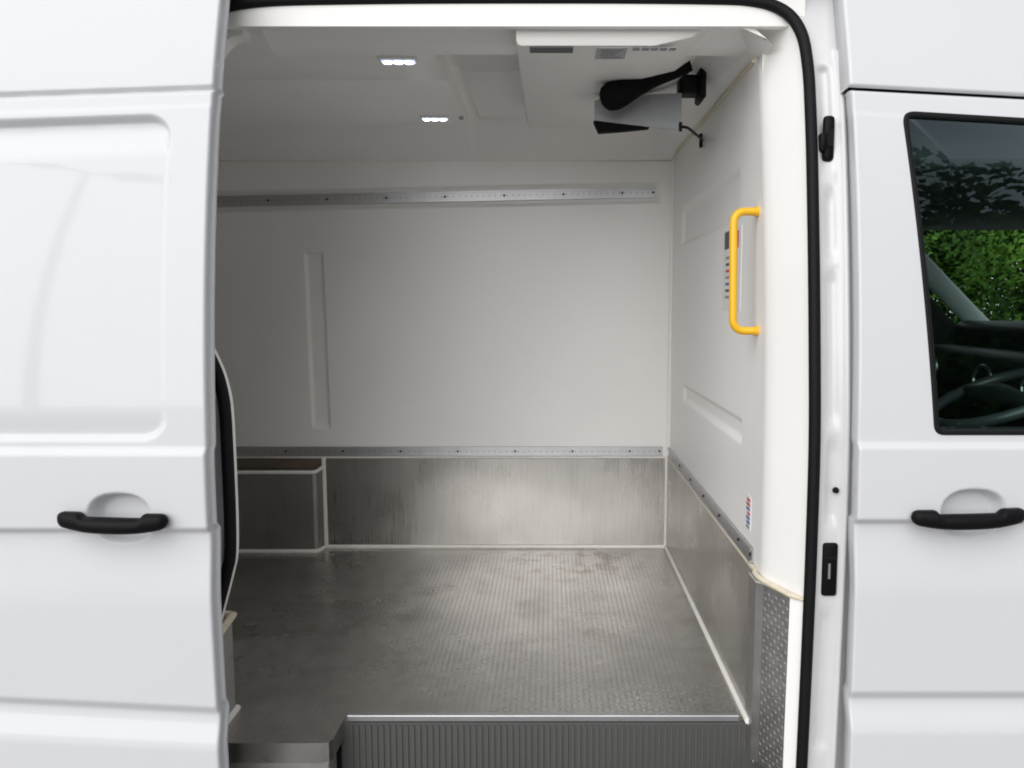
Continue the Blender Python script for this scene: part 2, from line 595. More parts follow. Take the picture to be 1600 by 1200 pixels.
def cab_door():
    xs = lin((0.674, 0.684, 0.0025), (0.684, 1.12, 0.004), (1.12, 1.80, 0.02))
    zs = lin((0.42, 0.68, 0.01), (0.68, 2.1455, 0.004))
    X, Z0 = np.meshgrid(xs, zs)
    Z = Z0 + cab_z(X) * ss(1.7, 2.0, Z0)
    Y, z = cab_skin(X, Z)
    Y = Y + bowl(X, Z, 0.925, 1.214, 0.073, 0.056, 0.036)
    Y = Y + 0.010 * ss(2.139, 2.1455, z) ** 2
    hole = in_poly(X, Z, [tuple(p) for p in inset(win_path, 0.007)])
    prof = [(.6716, .0012), (.670, .004), (.6697, .010), (.6697, .030), (.6725, .034), (.674, .05), (.72, .054)]
    e = Y[:, 0]
    XX = np.hstack([np.full((len(zs), 1), px) for px, py in prof[::-1]] + [X])
    YY = np.hstack([(e + py)[:, None] for px, py in prof[::-1]] + [Y])
    ZZ = np.hstack([Z[:, :1]] * len(prof) + [Z])
    lean = 0.009 * np.clip((1.3 - ZZ) / 0.65, 0, 1.3) * (1 - ss(0.70, 0.80, XX))
    XX = XX + lean
    hh = np.hstack([np.zeros((len(zs), len(prof)), bool), hole])
    nx = XX.shape[1]
    faces = [q for q in grid_faces(len(zs), nx) if not all(hh.flat[i] for i in q)]
    V = np.stack([XX, YY, ZZ], -1).reshape(-1, 3)
    return obj('cab_door', V, faces, 'paint', van, True, label='white front door with tinted window and black handle, at the right')
cdoor = cab_door()

def on_skin(p, off=0.0):
    y, _ = cab_skin(np.array(p[0]), np.array(p[1]))
    return (p[0], float(y) + off, p[1])

def window_parts():
    k = len(win_path)
    rings = [(0.0, 0.004), (0.0, -0.0015), (0.0025, -0.0035), (0.010, -0.0030), (0.0125, 0.001), (0.0130, 0.014), (0.004, 0.016)]
    vs, fs = [], []
    for d, off in rings:
        for p in inset(win_path, d):
            vs.append(on_skin(p, off))
    for r in range(len(rings) - 1):
        for i in range(k):
            fs.append((r * k + i, r * k + (i + 1) % k, (r + 1) * k + (i + 1) % k, (r + 1) * k + i))
    obj('window_seal', vs, fs, 'rubber', cdoor, True)
    ins = inset(win_path, 0.011)
    vs, fs = [], []
    n = 24
    xa, xb = 0.74, 1.70
    # pane as a grid of columns clipped to the outline
    for off in (0.006, 0.010):
        o = len(vs)
        ctr = sum(ins, Vector((0, 0))) / k
        rr = 6
        for q in range(rr + 1):
            for p in ins:
                vs.append(on_skin(ctr + (p - ctr) * (q / rr), off))
        for q in range(rr):
            for i in range(k):
                fs.append((o + q * k + i, o + q * k + (i + 1) % k, o + (q + 1) * k + (i + 1) % k, o + (q + 1) * k + i))
    vsn = vs[: len(vs) // 2]
    fsn = [f for f in fs if max(f) < len(vsn)]
    obj('window_glass', vsn, fsn, 'glass', cdoor, True, label='tinted glass of the front door window')
window_parts()
handle(cdoor, 0.905, 1.2010, 1.711, 0.1240, -1, 'black plastic bar handle on the front door')

# ---- roof side panel over the cab, and over the opening
def roof_side():
    xs = lin((0.668, 1.12, 0.006), (1.12, 2.0, 0.03))
    zs = lin((2.1515, 2.19, 0.003), (2.19, 2.46, 0.01))
    X, Z0 = np.meshgrid(xs, zs)
    Z = Z0 + cab_z(X)
    Y, z = cab_skin(X, Z)
    Y = Y - 0.002 + 0.010 * (1 - ss(2.1515, 2.158, z)) ** 2
    e = Y[:, 0]
    XX = np.hstack([np.full((len(zs), 1), q) for q in (.70, .668, .6655)] + [X])
    YY = np.hstack([(e + q)[:, None] for q in (.075, .07, .003)] + [Y])
    ZZ = np.hstack([Z[:, :1]] * 3 + [Z])
    V = np.stack([XX, YY, ZZ], -1).reshape(-1, 3)
    obj('roof_side_panel', V, grid_faces(len(zs), XX.shape[1]), 'paint', van, True)
roof_side()

# backing behind the shut line over the cab door
MB().box(0.69, 1.8, 1.90, 1.93, 2.02, 2.30).build('door_rebate', 'interior_dark', van)

# ---- opening outline (x, z), from the sill up the rear jamb, across and down the front jamb
OUT = ([(-0.800, 0.34), (-0.800, 0.60), (-0.800, 0.80), (-0.792, 0.880), (-0.773, 0.954), (-0.744, 1.055), (-0.733, 1.110), (-0.730, 1.25),
        (-0.733, 1.420), (-0.743, 1.490), (-0.760, 1.538), (-0.790, 1.600), (-0.825, 1.70), (-0.838, 1.85), (-0.840, 2.05), (-0.838, 2.19),
        (-0.830, 2.290), (-0.795, 2.348), (-0.70, 2.376), (-0.45, 2.384), (0.0, 2.386), (0.35, 2.384), (0.48, 2.378), (0.548, 2.354),
        (0.584, 2.302), (0.5955, 2.22), (0.5965, 2.10), (0.594, 1.85), (0.594, 1.60), (0.597, 1.34), (0.597, 1.05), (0.595, 0.72), (0.594, 0.52), (0.594, 0.34)])
oc = catmull([(x, z, 0) for x, z in OUT], 16)
oc = [Vector((p.x, p.y)) for p in oc]

def outline_normals(c):
    out = []
    for i in range(len(c)):
        t = (c[min(i + 1, len(c) - 1)] - c[max(i - 1, 0)]).normalized()
        out.append(Vector((-t.y, t.x)))        # outward of the opening
    return out
on = outline_normals(oc)
PIL = 1.79

def body_frame():
    """the painted aperture flange round the load opening, with the stamped front pillar"""
    offs = [-0.004, 0.004, 0.012, 0.014] + [0.014 + 0.004 * i for i in range(1, 18)] + [0.10, 0.13, 0.22]
    nz, nx = len(oc), len(offs)
    V = []
    for i in range(nz):
        p, nn = oc[i], on[i]
        side = 1 if p.x > 0.4 and p.y < 2.25 else 0
        for d in offs:
            q = p + nn * d
            y = PIL + tumble(q.y) + 0.004
            if side:
                u = q.x - p.x
                z = q.y
                rec = 0
                for (u0, u1, z0, z1, dep) in [(.022, .056, 1.985, 2.22, .013), (.028, .060, 1.775, 1.93, .011), (.026, .060, 1.40, 1.74, .010),
                                              (.030, .062, 1.17, 1.36, .009), (.026, .062, 0.62, 0.96, .008)]:
                    dd = float(rrect(np.array(u), np.array(z), u0, u1, z0, z1, 0.012))
                    rec = max(rec, dep * (1 - float(ss(-0.012, 0.004, np.array(dd)))))
                y += rec
                y -= 0.010 * float(ss(0.064, 0.074, np.array(u)))
                y += 0.03 * float(ss(0.078, 0.10, np.array(u)))
            else:
                y += 0.0
                if d > 0.09 and p.x < 0:
                    y += 0.02
            V.append((q.x, y, q.y))
    return obj('side_aperture', V, grid_faces(nz, nx), 'jamb_paint', van, True, label='white painted pillar and frame round the load opening')
frame = body_frame()

# door seal: black rubber bead round the opening
mb = MB()
path = [(p.x, PIL + tumble(p.y) - 0.006, p.y) for p in oc]
mb.tube(path, 0.0135, 12, True)
mb.build('door_seal', 'rubber', van, True, 'black rubber seal round the load opening', sharp=60)

# front jamb lining: from the seal round to the bulkhead
def jamb_strip(name, rows, m, label=None):
    nz, nx = len(rows), len(rows[0])
    V = [p for r in rows for p in r]
    return obj(name, V, grid_faces(nz, nx, True), m, van, True, label)

rows = []
BX = 0.520
for i, p in enumerate(oc):
    if (p.x > 0.30 and p.y > 0.975) or (p.y > 2.30 and p.x > -0.715):
        t = float(tumble(p.y))
        nn = on[i]
        w = abs(nn.x) if p.x > 0.3 else 0.0
        d = w * w * (p.x - BX) + (1 - w * w) * 0.070
        def at_(k, dy):
            q = p - nn * k
            return (q.x, PIL + t + dy, q.y)
        rows.append([at_(0.006, .002), at_(0.012, .012), at_(d - 0.016, .098), at_(d - 0.005, .119), at_(d - 0.0008, .138), at_(d - 0.0006, .19)])
jamb_strip('front_jamb_lining', rows, 'lining', 'smooth white jamb lining beside the load opening')

# below it: lower jamb box with tread plate facing
def lower_jamb(z):
    """plan section of the lower front jamb at height z: seal, white return, tread plate, bulkhead"""
    t = tumble(z)
    xo = float(np.interp(z, [0.34, 0.72, 1.05], [0.594, 0.595, 0.597])) - 0.006
    return [(xo, PIL + t + 0.002), (xo - 0.006, PIL + t + 0.008), (xo - 0.028, PIL + t + 0.030), (BX + 0.002, PIL + t + 0.110), (BX - 0.012, PIL + t + 0.128), (BX - 0.012, PIL + t + 0.20)]
zz = np.linspace(0.52, 0.985, 24)
rows = [[(x, y, z) for x, y in lower_jamb(z)[:3]] for z in zz]
jamb_strip('lower_jamb_return', rows, 'lining')
rows = [[(x, y - 0.001, z) for x, y in lower_jamb(z)[2:]] for z in zz]
jplate = jamb_strip('jamb_tread_plate', rows, 'alu_jamb', 'aluminium tread plate on the foot of the front jamb')
jplate.data.polygons.foreach_set('use_smooth', [False] * len(jplate.data.polygons))

def bar_mesh(mb, c, u, v, n, L, W, H):
    """one raised tread bar: a small roof on the plate"""
    c, u, v, n = Vector(c), Vector(u), Vector(v), Vector(n)
    a, b = u * L / 2, v * W / 2
    vs = [c - a, c - a * 0.5 - b, c + a * 0.5 - b, c + a, c + a * 0.5 + b, c - a * 0.5 + b, c - a * 0.45 + n * H, c + a * 0.45 + n * H]
    mb.add(vs, [(0, 1, 6), (1, 2, 7, 6), (2, 3, 7), (3, 4, 7), (4, 5, 6, 7), (5, 0, 6)])

mb = MB()
for zi in np.arange(0.535, 0.972, 0.0135):
    s = lower_jamb(zi)
    A, B = Vector((s[2][0], s[2][1] - 0.001, zi)), Vector((s[3][0], s[3][1] - 0.001, zi))
    w = (B - A).length
    ud = (B - A).normalized()
    nrm = ud.cross(Vector((0, 0, 1)))
    if nrm.y > 0:
        nrm = -nrm
    k = int(w / 0.0125)
    row = int(round(zi / 0.0135))
    for j in range(k):
        c = A + ud * (0.008 + j * 0.0125)
        sg = 1 if (row + j) % 2 else -1
        u = (ud + Vector((0, 0, sg))).normalized()
        bar_mesh(mb, c, u, nrm.cross(u), nrm, 0.0115, 0.0045, 0.0009)
mb.build('raised_tread', 'alu_jamb', jplate, kind='stuff')

# cream bead on the ledge between jamb lining and tread plate
s = lower_jamb(0.99)
ctr = ([(s[0][0] - .002, s[0][1] + .004, 0.988), (s[2][0], s[2][1] - .002, 0.990), (s[3][0], s[3][1] - .002, 0.996), (BX - 0.008, s[4][1], 1.0), (BX - .008, s[4][1] + .03, 1.001)])
mb = MB()
mb.tube(ctr, 0.0065, 8)
mb.build('sealant_bead', 'cream', van, True)
rows = [[(x, y - (0.0 if k < 3 else 0), z) for x, y in lower_jamb(0.985)] for k, z in enumerate((0.984, 0.993))]
V = [(x, y, 0.985) for x, y in lower_jamb(0.985)] + [(0.62, 2.05, 0.985)]
obj('jamb_ledge', V, [tuple(range(len(V)))], 'lining', van)

# rear jamb lining: thin white edge beside the seal, turning away into the van
rows = []
for i, p in enumerate(oc):
    if p.x < -0.60 and 0.86 < p.y < 2.335:
        t = tumble(p.y)
        nn = on[i]
        a = p - nn * 0.0095
        b = p - nn * 0.0122
        c = p + nn * 0.03
        d = p + nn * 0.10
        rows.append([(a.x, PIL + t + .000, a.y), (b.x, PIL + t + .008, b.y), (b.x, PIL + t + .014, b.y), (c.x, PIL + t + .10, c.y), (d.x, PIL + t + .22, d.y)])
jamb_strip('rear_jamb_lining', rows, 'lining')
# rear jamb foot with tread plate
mb = MB()
mb.box(-1.02, -0.832, 1.852, 2.022, 0.56, 0.845, 0.004, 1)
jp2 = mb.build('jamb_tread_plate', 'alu_jamb', van, label='aluminium tread plate on the foot of the rear jamb')
mb = MB()
for zi in np.arange(0.60, 0.835, 0.0135):
    for j, yi in enumerate(np.arange(1.866, 2.012, 0.0125)):
        sg = 1 if (int(round(zi / 0.0135)) + j) % 2 else -1
        u = Vector((0, 1, sg)).normalized()
        bar_mesh(mb, (-0.8322, yi, zi), u, Vector((0, -sg, 1)).normalized(), (1, 0, 0), 0.0115, 0.0045, 0.0009)
mb.build('raised_tread', 'alu_jamb', jp2, kind='stuff')
mb = MB()
mb.tube([(-0.825, 1.848, 0.846), (-0.826, 1.93, 0.852), (-0.829, 2.02, 0.862), (-0.87, 2.03, 0.862)], 0.010, 8)
mb.build('sealant_bead', 'cream', van, True)
mb = MB()
mb.tube([(-0.829, 1.87, 0.606), (-0.829, 2.024, 0.606)], 0.009, 8)
mb.build('sealant_bead', 'sealant', van, True)

# ---- load space: back (far side) wall lining
FL = 0.60            # floor height
BW = 3.45            # far wall
RT = 0.0206          # upper rail slope

def back_wall():
    xs = lin((-2.62, -1.50, 0.05), (-1.50, -1.10, 0.02), (-1.10, -0.90, 0.004), (-0.90, 0.38, 0.02), (0.38, 0.56, 0.005))
    zs = lin((0.50, 1.09, 0.02), (1.09, 1.16, 0.005), (1.16, 1.86, 0.02), (1.86, 1.93, 0.005), (1.93, 2.02, 0.01), (2.02, 2.27, 0.004))
    X, Z = np.meshgrid(xs, zs)
    Y = np.full(X.shape, BW)
    xc = -1.0035 - 0.016 * (Z - 1.5)
    d = rrect(X - xc, Z, -0.042, 0.042, 1.128, 1.892, 0.014)
    Y = Y + 0.013 * (1 - ss(-0.014, 0.0, d))
    zl = Z - RT * (X - 0.447)
    d = rrect(X, zl, -3.0, 0.470, 2.094, 2.186, 0.015)
    Y = Y + 0.008 * (1 - ss(-0.012, 0.0, d))
    V = np.stack([X, Y, Z], -1).reshape(-1, 3)
    obj('far_wall_lining', V, grid_faces(len(zs), len(xs)), 'lining', van, True, 'white moulded lining of the far wall with a tall groove')
back_wall()
MB().box(-2.7, 0.62, 3.475, 3.60, 0.3, 2.6).build('far_side_shell', 'paint', van)

# ceiling with coves and a lowered light panel
def ceiling():
    sec = []
    ys = [1.97, 1.985, 2.60, 2.605, 2.61, 2.615, 2.62, 3.20, 3.235, 3.265, 3.435, 3.448]
    zs = [2.34, 2.400, 2.400, 2.4015, 2.403, 2.4015, 2.400, 2.400, 2.397, 2.388, 2.285, 2.272]
    xs = [-2.62, -0.330, -0.326, -0.318, -0.302, -0.286, -0.276, 0.35, 0.385, 0.41, 0.515, 0.53]
    dl = [-0.030, -0.030, -0.027, 0.012, 0.016, 0.012, 0, 0, -0.004, -0.014, -0.105, -0.118]
    V = []
    for y, z in zip(ys, zs):
        for x, d in zip(xs, dl):
            edge = 1.0
            zz = min(z, 2.400 + d) if d < -0.1 or z < 2.39 else z + d
            V.append((x, y, max(zz, 2.268)))
    nz, nx = len(ys), len(xs)
    obj('ceiling_lining', V, grid_faces(nz, nx, True), 'lining', van, True, 'white ceiling lining with sloping coves').data.set_sharp_from_angle(angle=R(50))
ceiling()
MB().box(-2.7, 1.9, 1.90, 3.60, 2.46, 2.52).build('roof_shell', 'paint', van)
# header above the opening: inner lining lip
MB().box(-2.7, 0.60, 1.962, 1.984, 2.322, 2.47).build('header_lining', 'lining', van, True)

MB().box(0.524, 0.60, 2.05, 2.14, 2.20, 2.46).build('corner_block', 'lining', van)
# corner gusset of the lining at the top of the rear jamb
mb = MB()
prof = []
for k in range(9):
    a = R(180 - 90 * k / 8)
    prof.append((-0.740 + 0.072 * math.cos(a), 2.243 + 0.072 * math.sin(a)))
poly = [(-0.86, 2.243)] + prof + [(-0.74, 2.34), (-0.86, 2.34)]
n = len(poly)
V = [(x, 2.00, z) for x, z in poly] + [(x, 2.05, z) for x, z in poly]
obj('corner_gusset', V, [tuple(range(n)), tuple(range(n, 2 * n))[::-1]] + [(i, (i + 1) % n, n + (i + 1) % n, n + i) for i in range(n)], 'lining', van)

# rear end and near-side inner lining (left of the opening)
MB().box(-2.72, -2.62, 1.9, 3.6, 0.4, 2.5).build('rear_door_lining', 'lining', van)
MB().box(-2.7, -0.90, 2.022, 2.06, 0.55, 2.45).build('near_wall_lining', 'lining', van)
# near side outer skin behind the sliding door
xs = np.linspace(-3.0, -0.86, 12)
zs = np.linspace(0.40, 2.46, 40)
X, Z = np.meshgrid(xs, zs)
Y = skin(X, Z, 1.775)
obj('rear_side_panel', np.stack([X, Y, Z], -1).reshape(-1, 3), grid_faces(len(zs), len(xs)), 'paint', van, True)

# bulkhead towards the cab
def bulkhead():
    ys = lin((1.93, 2.06, 0.02), (2.06, 2.30, 0.005), (2.30, 3.0, 0.02), (3.0, 3.40, 0.006), (3.40, 3.455, 0.0275))
    zs = lin((0.50, 1.22, 0.04), (1.22, 1.42, 0.004), (1.42, 1.84, 0.02), (1.84, 2.14, 0.004), (2.14, 2.30, 0.02))
    Yg, Z = np.meshgrid(ys, zs)
    X = np.full(Yg.shape, BX)
    d = rrect(Yg, Z, 2.205, 3.22, 1.895, 2.045, 0.02)
    X = X + 0.014 * (1 - ss(-0.022, 0.0, d))
    d = rrect(Yg, Z, 2.145, 3.12, 1.288, 1.362, 0.02)
    X = X + 0.014 * (1 - ss(-0.022, 0.0, d))
    V = np.stack([X, Yg + tumble(Z) * (1 - ss(1.95, 2.4, Yg)), Z], -1).reshape(-1, 3)
    obj('bulkhead_lining', V, grid_faces(len(zs), len(ys)), 'lining', van, True, 'white moulded bulkhead lining at the front of the load space')
bulkhead()
MB().box(0.55, 0.60, 2.12, 3.60, 0.3, 2.5).build('bulkhead_shell', 'trim', van)

# cove and corner beads
mb = MB()
mb.tube([(BX - .004, 2.10, 2.284), (BX - .004, 3.44, 2.290)], 0.006, 8)
mb.build('sealant_bead', 'cream', van, True)
mb = MB()
mb.tube([(-2.6, BW - .002, 2.262), (BX, BW - .002, 2.276)], 0.004, 8)
mb.build('sealant_bead', 'sealant', van, True)
mb = MB()
mb.tube([(BX - .003, BW - .003, 1.0), (BX - .003, BW - .003, 2.27)], 0.010, 8)
mb.build('sealant_bead', 'lining', van, True)

# ---- load floor
V = [(-2.62, 1.862, FL), (-0.560, 1.862, FL), (-0.544, 1.866, FL), (-0.537, 1.880, FL), (-0.535, 1.99, FL), (0.507, 1.99, FL), (0.507, BW, FL), (-2.62, BW, FL)]
n = len(V)
V2 = V + [(x, y, z - 0.05) for x, y, z in V]
floor = obj('load_floor', V2, [tuple(range(n)), tuple(range(n, 2 * n))[::-1]] + [(i, n + i, n + (i + 1) % n, (i + 1) % n) for i in range(n)], 'alu_floor', van,
            label='worn aluminium tread plate floor of the load space')
mb = MB()
P = 0.0165
iy = 0
y = 1.872
while y < 3.36:
    ix = 0
    x = -1.46
    while x < 0.49:
        if not (x > -0.55 and y < 2.006):
            sg = 1 if (ix + iy) % 2 else -1
            u = Vector((1, sg * 1.0, 0)).normalized()
            bar_mesh(mb, (x, y, FL + 0.0001), u, Vector((-u.y, u.x, 0)), (0, 0, 1), 0.0135, 0.0042, 0.0006)
        ix += 1
        x += P
    iy += 1
    y += P * 0.82
mb.build('raised_tread', 'alu_floor', floor, kind='stuff')

# nosing strip and step well
MB().box(-0.53, 0.492, 1.984, 2.002, FL - 0.012, FL + 0.0045, 0.002, 1).build('floor_nosing', 'rail', van, label='bright aluminium nosing along the floor edge')
MB().box(-0.545, 0.575, 1.984, 2.02, 0.33, FL - 0.014).build('step_riser', 'riser', van)
riser = [o for o in van.children if o.name.startswith('step_riser')][0]
for k in range(64):
    x = -0.52 + k * 0.016
    if k == 0:
        rb = MB().box(x, x + 0.006, 1.979, 1.984, 0.36, FL - 0.02).build('rib', 'riser', riser)
        first = rb
    else:
        c = first.copy()
        COL.objects.link(c)
        c.parent = riser
        c.location.x = k * 0.016
step = MB().box(-0.79, 0.575, 1.80, 1.99, 0.315, 0.335, 0.004, 1).build('entry_step', 'plastic', van)
for k in range(11):
    MB().box(-0.74, 0.55, 1.815 + k * 0.0155, 1.821 + k * 0.0155, 0.335, 0.338).build('grip_ridge', 'plastic', step)
MB().box(-0.86, -0.545, 1.868, 1.936, 0.33, FL - 0.052, 0.003, 1).build('step_cheek', 'alu_jamb', van)
MB().box(-0.86, 0.68, 1.745, 1.765, 0.22, 0.33, 0.006, 2).build('door_sill', 'paint', van, True)
MB().box(-2.9, 0.64, 2.0, 3.5, 0.28, 0.50).build('underfloor', 'interior_dark', van)

# ---- kick plates, wheel box
def plate(name, x0, x1, y0, y1, z0, z1, m, label):
    return MB().box(x0, x1, y0, y1, z0, z1, 0.0012, 1).build(name, m, van, label=label)
plate('kick_plate', -2.56, -0.994, BW - 0.008, BW + 0.004, 0.952, 1.000, 'brown_tone', 'narrow kick plate strip on the far wall above the wheel arch box, brown reflection painted on')  # aluminium plate; the brown it mirrors is put into its colour
plate('kick_plate', -0.992, 0.508, BW - 0.010, BW + 0.004, FL + 0.004, 1.000, 'alu_sheet', 'brushed aluminium kick plate along the foot of the far wall')
kp = plate('kick_plate', BX - 0.010, BX + 0.012, 1.93, BW - 0.012, FL + 0.004, 1.000, 'alu_sheet', 'brushed aluminium kick plate along the foot of the bulkhead')
# wheel box along the far wall
prof = [(-2.6, 3.375), (-1.02, 3.375), (-1.006, 3.383), (-0.990, BW)]
V = [(x, y, FL) for x, y in prof] + [(x, y, 0.948) for x, y in prof]
V += [(-2.6, BW, FL), (-2.6, BW, 0.948)]
wb = obj('wheel_box', V, [(0, 1, 5, 4), (1, 2, 6, 5), (2, 3, 7, 6)], 'alu_box', van, label='dull aluminium wheel arch box at the left of the far wall')
obj('box_top', [(x, y, 0.9482) for x, y in prof] + [(-2.6, BW, 0.9482)], [(0, 1, 2, 3, 4)], 'brown_tone', wb, label='brown top of the wheel arch box')  # top face of the box in the same dull brown

def bead(path, r, m='sealant', flat=1.0):
    return MB().tube(path, r, 8, True, flat).build('sealant_bead', m, van, True)
bead([(-0.985, BW - .012, FL + .006), (0.505, BW - .012, FL + .006)], 0.0088)
bead([(0.507, BW - .012, FL + .006), (0.507, 1.955, FL + .006)], 0.0088)
bead([(0.506, BW - .012, FL + .01), (0.506, BW - .012, 1.005)], 0.0075)
bead([(-2.55, 3.370, FL + .006), (-1.03, 3.370, FL + .006), (-1.015, 3.373, FL + .006), (-1.004, 3.382, FL + .006), (-0.990, BW - .012, FL + .006)], 0.009)
bead([(-0.988, BW - .010, FL + .01), (-0.990, BW - .010, 1.004)], 0.0095)
bead([(-2.55, 3.374, 0.952), (-1.03, 3.374, 0.952), (-1.015, 3.377, 0.952), (-1.005, 3.386, 0.954), (-0.990, BW - .012, 0.964)], 0.008)
bead([(-2.55, BW - .004, 1.004), (0.508, BW - .006, 1.004)], 0.005)
bead([(BX - .006, 1.95, 1.004), (BX - .006, BW - .01, 1.004)], 0.0055, 'cream')

# ---- lashing rails
def rail(name, length, label):
    """extruded rail along +x from its origin, facing -y, 40 mm tall"""
    mb = MB()
    mb.box(0, length, -0.004, 0.004, -0.020, 0.020, 0.001, 1)
    mb.box(0, length, -0.0085, -0.004, 0.0125, 0.0195)
    mb.box(0, length, -0.0085, -0.004, -0.0195, -0.0125)
    o = mb.build(name, 'rail', van, label=label)
    sl = MB()
    x = 0.02
    while x < length - 0.02:
        sl.cyl((x, -0.0030, 0), (x, -0.0042, 0), 0.0021, 8)
        x += 0.025
    sl.build('slot', 'hole', o, kind='stuff')
    x = length - 0.012
    b0 = None
    while x > 0.05:
        if b0 is None:
            b0 = MB().cyl((0, -0.003, 0), (0, -0.0078, 0), 0.0052, 12, 0.0042).build('bolt', 'hole', o, True)
            bb = b0
        else:
            bb = b0.copy()
            COL.objects.link(bb)
            bb.parent = o
        bb.location = (x, 0, 0)
        x -= 0.25 if x < length - 0.05 else 0.13
    return o
r1 = rail('lashing_rail', 3.0, 'perforated aluminium lashing rail high on the far wall')
r1.location = (0.447 - 3.0, BW + 0.000, 2.140 - 3.0 * RT)
r1.rotation_euler = (0, -math.atan(RT), 0)
r1.scale = (1, 1, 1.1)
r2 = rail('lashing_rail', 3.0, 'perforated aluminium lashing rail just above the far kick plate')
r2.location = (0.488 - 3.0, BW - 0.004, 1.031)
r3 = rail('lashing_rail', 1.44, 'aluminium lashing rail along the bulkhead above its kick plate')
r3.location = (BX - 0.002, 3.43, 1.030)
r3.rotation_euler = (0, 0, R(-90))

# ---- yellow grab handle on the bulkhead
gy, gz0, gz1, gx = 2.022, 1.603, 1.900, 0.457
pts = [(BX, gy + .01, gz1)] + [(BX - .012, gy + .01, gz1)]
for k in range(7):
    a = R(90 * k / 6)
    pts.append((gx + 0.028 - 0.028 * math.sin(a), gy + .01 - 0.006 * k / 6, gz1 - 0.028 + 0.028 * math.cos(a)))
for k in range(7):
    a = R(90 * k / 6)
    pts.append((gx + 0.028 - 0.028 * math.cos(a), gy - 0.012, gz0 + 0.028 - 0.028 * math.sin(a)))
pts += [(BX - .012, gy - .014, gz0), (BX, gy - .014, gz0)]
gh = MB().tube(pts, 0.0100, 14, True, up=Vector((0, 1, 0))).build('grab_handle', 'yellow', van, True, 'yellow tubular grab handle on the bulkhead beside the opening')
for (yy, z, dz) in ((gy + .01, gz1, -1), (gy - .014, gz0, 1)):
    MB().cyl((BX - 0.009, yy, z), (BX + 0.001, yy, z), 0.0125, 16).build('mounting_foot', 'yellow', gh, True)

# ---- labels on the bulkhead
def lab(name, y0, y1, z0, z1, x, m, parent, label=None):
    return MB().box(x - 0.0006, x + 0.001, y0, y1, z0, z1).build(name, m, parent, label=label)
nl = lab('notice_label', 2.200, 2.425, 1.650, 1.885, BX - 0.0008, 'paper', van, 'white printed notice behind the yellow grab handle')
lab('print_block', 2.35, 2.405, 1.83, 1.880, BX - 0.0018, 'darkprint', nl)
lab('print_block', 2.23, 2.27, 1.825, 1.872, BX - 0.0018, 'redprint', nl)
for i, (w, m) in enumerate([(.10, 'greyprint'), (.12, 'darkprint'), (.09, 'redprint'), (.13, 'greyprint'), (.11, 'blueprint'), (.10, 'darkprint'), (.12, 'greyprint')]):
    z = 1.805 - i * 0.019
    lab('print_line', 2.385 - w, 2.385, z - 0.005, z + 0.003, BX - 0.0018, m, nl)
wlb = lab('warning_label', 2.030, 2.075, 1.080, 1.172, BX - 0.0008, 'paper', van, 'small red and blue printed sticker low on the bulkhead')
for i, (a, b, m) in enumerate([(2.034, 2.066, 'redprint'), (2.036, 2.072, 'redprint'), (2.038, 2.070, 'blueprint'), (2.034, 2.060, 'redprint'), (2.036, 2.070, 'blueprint'), (2.036, 2.066, 'blueprint'), (2.04, 2.07, 'greyprint')]):
    z = 1.164 - i * 0.012
    lab('print_line', a, b, z - 0.007, z, BX - 0.0018, m, wlb)

# ---- ceiling lights: a strip with three diodes each
def roof_light(x, y, label):
    zc = 2.370
    lt = MB().box(x - 0.055, x + 0.055, y - 0.026, y + 0.026, zc - 0.008, zc + 0.004, 0.004, 2).build('roof_light', 'unit', van, True, label)
    MB().box(x - 0.048, x + 0.048, y - 0.019, y + 0.019, zc - 0.0105, zc - 0.007, 0.001, 1).build('diffuser', 'diffuser', lt)
    for k in (-1, 0, 1):
        MB().cyl((x + k * 0.031, y, zc - 0.0100), (x + k * 0.031, y, zc - 0.0125), 0.0115, 16).build('diode', 'led', lt, True)
roof_light(-0.436, 2.375, 'lit LED ceiling light nearest the opening')
roof_light(-0.434, 3.09, 'lit LED ceiling light nearest the far wall')
MB().cyl((-0.335, 3.09, 2.360), (-0.335, 3.09, 2.373), 0.008, 12).build('sensor_button', 'greylabel', van, True)

# ---- latches on the front pillar
def pil_y(z):
    return PIL + tumble(z) + 0.004
def striker():
    z = 2.047
    y = pil_y(z) + 0.006
    mb = MB()
    mb.box(0.624, 0.651, y - 0.016, y + 0.004, z - 0.052, z + 0.052, 0.010, 3)
    mb.box(0.615, 0.632, y - 0.020, y + 0.002, z - 0.030, z + 0.012, 0.006, 2)
    o = mb.build('door_guide', 'plastic', van, True, 'black door guide high on the front pillar')
    MB().box(0.632, 0.645, y - 0.021, y - 0.015, z - 0.02, z + 0.02, 0.002, 1).build('guide_slot', 'rubber', o)
striker()
z = 1.247
MB().cyl((0.651, pil_y(z) - 0.001, z), (0.651, pil_y(z) - 0.006, z), 0.0075, 16, 0.0065).build('rubber_plug', 'rubber', van, True, 'small round black plug in the front pillar')
z = 1.061
y = pil_y(z)
lt = MB().box(0.626, 0.661, y - 0.008, y + 0.006, z - 0.063, z + 0.063, 0.0068, 3).build('door_latch', 'plastic', van, True, 'black upright latch plate low on the front pillar')
MB().box(0.638, 0.643, y - 0.0095, y - 0.006, z - 0.020, z + 0.016).build('latch_tongue', 'steel', lt)
MB().box(0.631, 0.656, y - 0.010, y - 0.006, z + 0.026, z + 0.032, 0.001, 1).build('latch_rib', 'rubber', lt)

